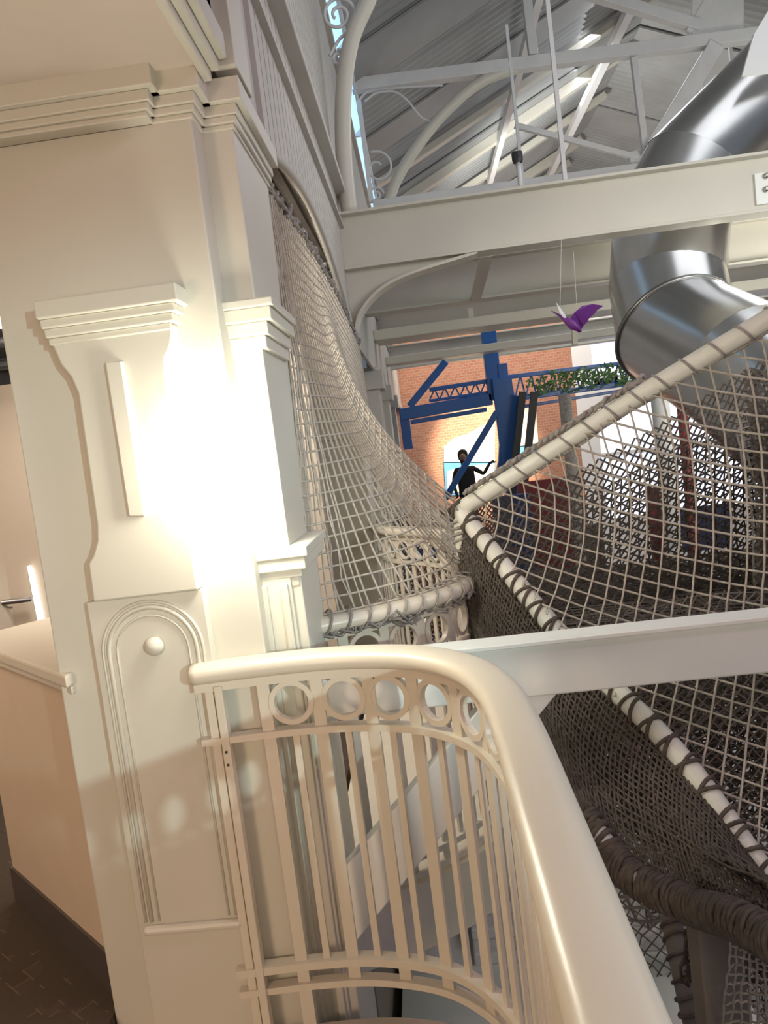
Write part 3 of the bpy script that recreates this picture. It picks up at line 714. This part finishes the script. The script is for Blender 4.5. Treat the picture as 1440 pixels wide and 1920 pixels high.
# net curtain over the second bay
def netCurtain():
    m = MB(); rail2 = resample(p2,.02); NR = len(rail2)-1
    def top(u):
        y = 2.88+(5.9-2.88)*u
        return V((FX-.035+.07*u,y,archz(max(2.9,min(5.9,y)))-.09-.17*max(0,math.sin(PI*u))**.8))
    def bot(u):
        f = u*NR*.98; i = int(f); p = rail2[i].lerp(rail2[min(i+1,NR)],f-i)
        t = math.exp(-((u-.42)/.085)**2)
        return V((p.x,p.y,1.075+.27*t))
    def s(u,v):
        a, b = top(u), bot(u); w = v**2.6; x = a.x+(b.x-a.x)*w; y = a.y+(b.y-a.y)*(v**1.5); z = a.z+(b.z-a.z)*v
        x += .02*math.sin(v*PI)
        return V((x,y,z))
    nu = 58; nv = 30; rnd = random.Random(2)
    for i in range(nu+1):
        m.tube([s(i/nu,k/28) for k in range(29)],.0042,4)
    for j in range(nv+1):
        v = j/nv; m.tube([s(i/(nu*1.0),v) for i in range(nu+1)],.0042,4)
    return m, s
m, cs = netCurtain()
cn = thing('net_curtain',(0,4,1.0),'tall pale rope net curtain hanging from the arch down to the second railing','net')
m.build('mesh','rope',cn,smooth=True)
# knotted top edge and lashing at the foot
topl = [cs(i/80,0.0) for i in range(81)]
m = MB(); rnd = random.Random(9)
for i in range(80):
    p = topl[i]; m.tube([p+V((rnd.uniform(-.02,.02),rnd.uniform(-.03,.03),rnd.uniform(-.03,.035))) for _ in range(4)],.009,5)
m.tube(topl,.015,6); m.build('top_lashing','rope_m',cn,smooth=True)
botl = resample([V((p.x,p.y,1.0)) for p in resample(p2,.02)],.035)
m = MB()
for i,p in enumerate(botl[:66]):
    t = (botl[i+1]-p).normalized() if i+1 < len(botl) else V((0,1,0)); nr = V((t.y,-t.x,0))
    # wrap around the handrail and a tangle beneath it
    loop = [p+nr*(.062*math.cos(g))+V((0,0,.043+.045*math.sin(g)))+t*.02*math.sin(g) for g in [2*PI*q/12 for q in range(12)]]
    if i % 2 == 0: m.tube(loop,.0045,4,closed=True)
    for _ in range(3):
        a = p+nr*rnd.uniform(-.02,.055)+V((0,0,rnd.uniform(-.0,.03))); m.tube([a,a+t*rnd.uniform(.02,.06)+V((0,0,rnd.uniform(-.03,.03))),a+t*rnd.uniform(.04,.1)+V((0,0,rnd.uniform(-.02,.02)))],.006,4)
m.build('foot_lashing','rope_m',cn,smooth=True)
m = MB()
for q in range(6):
    m.tube([cs(.012*q+.004*math.sin(3*k+q),k/14)+V((.004,0,0)) for k in range(15)],.0035,4)
m.build('side_ropes','rope',cn)
# rope bound post at the junction
ropetube('short rope-bound white post where the two padded tubes meet the second railing',[V((.118,3.2,1.06)),V((.112,3.2,1.2)),J0+V((0,0,-.02))],.028,.03,.007,'rope_m',jit=.01,name='corner_post')

# net wall hanging from the lower tube down to the dark rope-bound tube
C = [at(1105,1545,Y=2.25),at(1180,1640,Y=2.12),at(1290,1695,Y=1.95),at(1380,1725,Y=1.75),at(1460,1770,Y=1.62),at(1560,1830,Y=1.5)]
def patch(fa, fb, nu, nv, r, bul, sag=0, jit=0.0, seed=3):
    rnd = random.Random(seed); m = MB()
    def s(u,v):
        a, b = fa(u), fb(u); p = a.lerp(b,v); p = p + V(bul)*math.sin(PI*v)*math.sin(PI*min(1,max(0,u*.9+.1))); p.z -= sag*math.sin(PI*u)*math.sin(PI*v)
        return p
    def jt(): return V((rnd.uniform(-jit,jit),rnd.uniform(-jit,jit),rnd.uniform(-jit,jit)))
    K = 16
    for i in range(nu+1): m.tube([s(i/nu,k/K)+jt() for k in range(K+1)],r,4)
    for j in range(nv+1): m.tube([s(k/(K*2),j/nv)+jt() for k in range(2*K+1)],r,4)
    return m
def poly_at(P):
    Q = resample(cr(P,10),.01)
    def f(u):
        x = max(0,min(1,u))*(len(Q)-1); i = int(x); return Q[i].lerp(Q[min(i+1,len(Q)-1)],x-i)
    return f
Bf = poly_at([J0,B1,B2,B3]); 
Cf = poly_at([at(875,1200,Y=3.1),at(960,1330,Y=2.75),at(1040,1430,Y=2.45)]+C)
o = patch(Bf,Cf,92,24,.0042,(-.05,.06,0),.0,.003,4).build('dark_climbing_net','rope_d',smooth=True,label='dark brown tight-meshed net hanging below the lower padded tube, front layer',cat='net')
o = patch(lambda u: Bf(u)+V((.0,.10,-.02)),lambda u: Cf(u)+V((.02,.22,.03)),70,26,.0045,(.0,.22,-.1),.0,.008,8).build('dark_climbing_net','rope_d',smooth=True,label='dark brown net sagging behind the tight-meshed front layer, below the lower padded tube',cat='net')
ropetube('heavily rope-wrapped dark tube at the foot of the brown net, above the grey post',C,.036,.018,.009,'rope_d',passes=2,tilt=.4,jit=.012,name='wrapped_tube')
# post, lower rope pole and lower right net
a = at(1298,1700,Y=1.98)
bx(a.x,1.95,-3.5,a.x+.115,2.06,a.z+.01).build('support_post','post',bev=.006,label='square grey-brown post under the rope-wrapped tube in the lower right corner',cat='post')
ropetube('slim grey pole bound with thin dark rope, left of the square post at the bottom',[at(1250,1668,Y=2.5),at(1262,1740,Y=2.45),at(1285,1850,Y=2.35),at(1310,1960,Y=2.3)],.034,.05,.006,'rope_d',tube='post',jit=.01,name='bound_pole')
D0 = poly_at([at(1375,1735,Y=1.72),at(1420,1765,Y=1.66),at(1520,1810,Y=1.55)]); D1 = poly_at([at(1350,1990,Y=1.95),at(1440,2000,Y=1.9),at(1560,2000,Y=1.8)])
patch(D0,D1,12,14,.0035,(.02,.05,0),0,.003,12).build('lower_net','rope_m',smooth=True,label='loose-meshed net hanging in the bottom right corner beside the square post',cat='net')
patch(lambda u: D0(u)+V((0,.2,0)),lambda u: D1(u)+V((0,.3,0)),16,22,.005,(.02,.15,0),0,.01,13).build('lower_net','rope_d',smooth=True,label='dark net behind the loose-meshed one in the bottom right corner',cat='net')

# nets of the climbing structure behind
def grid_plane(o, ux, vy, nu, nv, r, wob=.03, diag=False, seed=1, curve=0.0, ny=(0,1,0), jit=0.0):
    rnd = random.Random(seed); ph = [rnd.uniform(0,6) for _ in range(4)]; m = MB(); o, ux, vy, ny = V(o),V(ux),V(vy),V(ny)
    def s(u,v): return o+ux*u+vy*v+ny*(curve*math.sin(PI*u)*math.sin(PI*v)+wob*math.sin(5*u+ph[0]+3*v))+V((wob*.5*math.sin(9*v+ph[1]),0,wob*.5*math.sin(8*u+ph[2])))+V((rnd.uniform(-jit,jit),rnd.uniform(-jit,jit),rnd.uniform(-jit,jit)))
    K = 18
    if not diag:
        for i in range(nu+1): m.tube([s(i/nu,k/K) for k in range(K+1)],r,3)
        for j in range(nv+1): m.tube([s(k/K,j/nv) for k in range(K+1)],r,3)
    else:
        asp = nu/nv
        for sg in (1,-1):
            for i in range(-nv,nu+1):
                pts = []
                for k in range(nv*2+1):
                    v = k/(nv*2); u = (i+k/2)/nu if sg == 1 else (i+nv-k/2)/nu
                    if 0 <= u <= 1: pts.append(s(u,v))
                if len(pts) > 2: m.tube(pts[::2]+([pts[-1]] if len(pts)%2==0 else []),r,3)
    return m
specs = [
 ((.35,4.6,-1.8),(3.4,.8,1.3),(0,0,2.95),54,50,.007,True,'rope_d','diamond-meshed dark net upright behind the big pale net'),
 ((.4,5.4,-1.8),(4.2,0,1.5),(.2,.3,2.7),58,46,.007,False,'rope_d','square dark net standing behind the diamond-meshed one'),
 ((.3,3.5,.55),(3.4,0,0),(.2,3.0,-.15),56,44,.007,False,'rope_d','dark net floor, highest of the net floors seen through the big net'),
 ((.4,3.5,.15),(3.2,0,0),(.2,3.6,-.1),50,50,.008,True,'rope_d','dark net floor in the middle of the stack behind the big net'),
 ((.3,3.0,-.4),(3.2,0,0),(.2,4.2,.1),50,56,.008,False,'rope_d','dark net floor, lowest of the stack behind the big net'),
 ((1.75,3.9,-1.4),(1.6,.5,0),(0,0,3.15),40,66,.008,False,'rope_d','dense dark net column behind the right part of the big net'),
 ((1.65,4.3,-1.4),(1.9,.2,0),(0.1,0,3.2),40,60,.010,True,'rope_d','dark crossed net at the back of the net column on the right'),
 ((.62,3.25,-1.3),(2.3,-.25,0),(0,.25,2.1),40,34,.0042,True,'rope_b','brown crossed net close behind the lower half of the big pale net'),
 ((.8,3.6,-1.3),(2.3,-.1,0),(0,.1,2.0),40,44,.0055,False,'rope_d','dark square net behind the brown crossed net, below the cross beam'),
 ((2.0,4.9,-.4),(1.9,.1,.5),(0,.1,1.95),44,50,.008,False,'rope_m','tall grey net column rising at the right edge behind the big net'),
 ((-.35,6.6,-1.0),(1.1,.6,0),(0,0,2.0),24,40,.008,True,'rope_d','dark crossed net far behind the second railing'),
]
for o_,u_,v_,nu,nv,r,dg,mt,lb in specs:
    grid_plane(o_,u_,v_,nu,nv,r,.05,dg,int(nu*7+nv),.12,jit=.012 if o_[1] < 4 and o_[0] > .5 else .005).build('background_net',mt,label=lb,cat='net',group='nets of the climbing structure behind')
# structure posts and coloured play parts seen through the nets
def rnd_post(px,y,r,z0,z1,mt,label,name='play_post'):
    p = at(px,1000,Y=y); return MB().tube([(p.x,y,z0),(p.x,y,z1)],r,12).build(name,mt,smooth=True,label=label,cat='post')
rnd_post(1085,7.5,.06,-3.5,1.9,'rope_m','pale rope-bound post behind the big net, below its upper tube')
rnd_post(1260,8.0,.09,-3.5,2.2,'truss','white post in front of the end windows, seen through the net')
rnd_post(1300,9.0,.06,-3.5,2.2,'red','slim dark red post right of the white one, seen through the net')
p = at(945,930,Y=9.5); bx(p.x-.15,9.4,-3.5,p.x+.30,9.6,p.z).build('play_board','navy',label='tall dark blue play panel behind the corner where the padded tubes meet',cat='panel')
p = at(1240,958,Y=10); q = at(1372,1010,Y=10); bx(p.x,9.95,q.z-.1,q.x,10.05,p.z).build('play_board','navy',label='long navy panel below the end windows, behind the net',cat='panel')
p = at(968,905,Y=11); q = at(1085,945,Y=11); bx(p.x,10.9,-3.5,q.x,11,p.z).build('play_board','red',label='low dark red panel below the upper padded tube, behind the net',cat='panel')
p = at(1210,915,Y=11); q = at(1240,940,Y=11); bx(p.x,10.9,-3.5,q.x,11,p.z).build('play_board','red',label='narrow red panel in front of the end windows',cat='panel')
p = at(1225,800,Y=10); q = at(1240,830,Y=10); sg = thing('play_sign',(p.x,9.97,-3.5),'small orange sign on a tall thin pole in front of the end windows','sign')
bx(p.x,9.95,q.z,q.x,10,p.z).build('sign_board','orange',sg); MB().tube([(p.x+.05,10.01,-3.5),(p.x+.05,10.01,p.z)],.02,8).build('pole','rope_m',sg)
for (x0,y0,x1,y1,mt,lb) in ((884,1062,906,1120,'orange','tall orange play panel seen through the dark net beside the second railing'),(888,1130,925,1180,'orange','lower orange play panel seen through the dark net'),(905,1075,935,1150,'green','green play panel beside the orange one behind the dark net'),(930,1110,985,1180,'grey','grey play panel right of the green one behind the dark net')):
    p = at(x0,y0,Y=8); q = at(x1,y1,Y=8); bx(p.x,7.95,q.z,q.x,8.05,p.z).build('play_board',mt,label=lb,cat='panel')
p = at(1095,985,Y=6.5); q = at(1140,1110,Y=6.5); bx(p.x,6.45,q.z,q.x,6.55,p.z).build('play_board','post',label='brown upright board deep inside the net structure',cat='panel')
# lower storey seen through the near railing and beneath the nets
p = at(660,1757,Y=3.0); q = at(935,1830,Y=2.7)
lw = thing('lower_platform',(.2,3.2,-1.3),'pale grey slotted platform below the second balcony, seen through the near railing','platform')
bx(-.40,2.62,-.98,1.1,4.4,-.9).build('top_slab','palegrey',lw,bev=.004)
m = MB()
for i in range(6): m.box(-.3+.22*i,3.05,-.905,-.17+.22*i,3.09,-.896)
m.build('slots','dark',lw)
m = MB()
for i in range(3): m.box(-.05,3.5+.1*i,-.9+.06*i,1.1,4.4,-.84+.06*i)
m.build('steps','white',lw,bev=.01)
bx(-.40,2.7,-3.5,-.3,4.4,-.98).build('side_wall','palegrey',lw)
m = bx(-1.4,2.9,-3.4,-.45,5.6,-.3); m.build('wall_lower','tan',struct=True)
for i,(a,b) in enumerate((((1165,1720),(1260,1640)),((1195,1780),(1290,1690)),((1200,1830),(1280,1760)))):
    MB().bar(at(*a,Y=3.4),at(*b,Y=3.6),.03,.02).build('floor_bar','palegrey',label='pale slanting bar below the rope-wrapped tube',cat='bar',group='pale slanting bars below the wrapped tube')
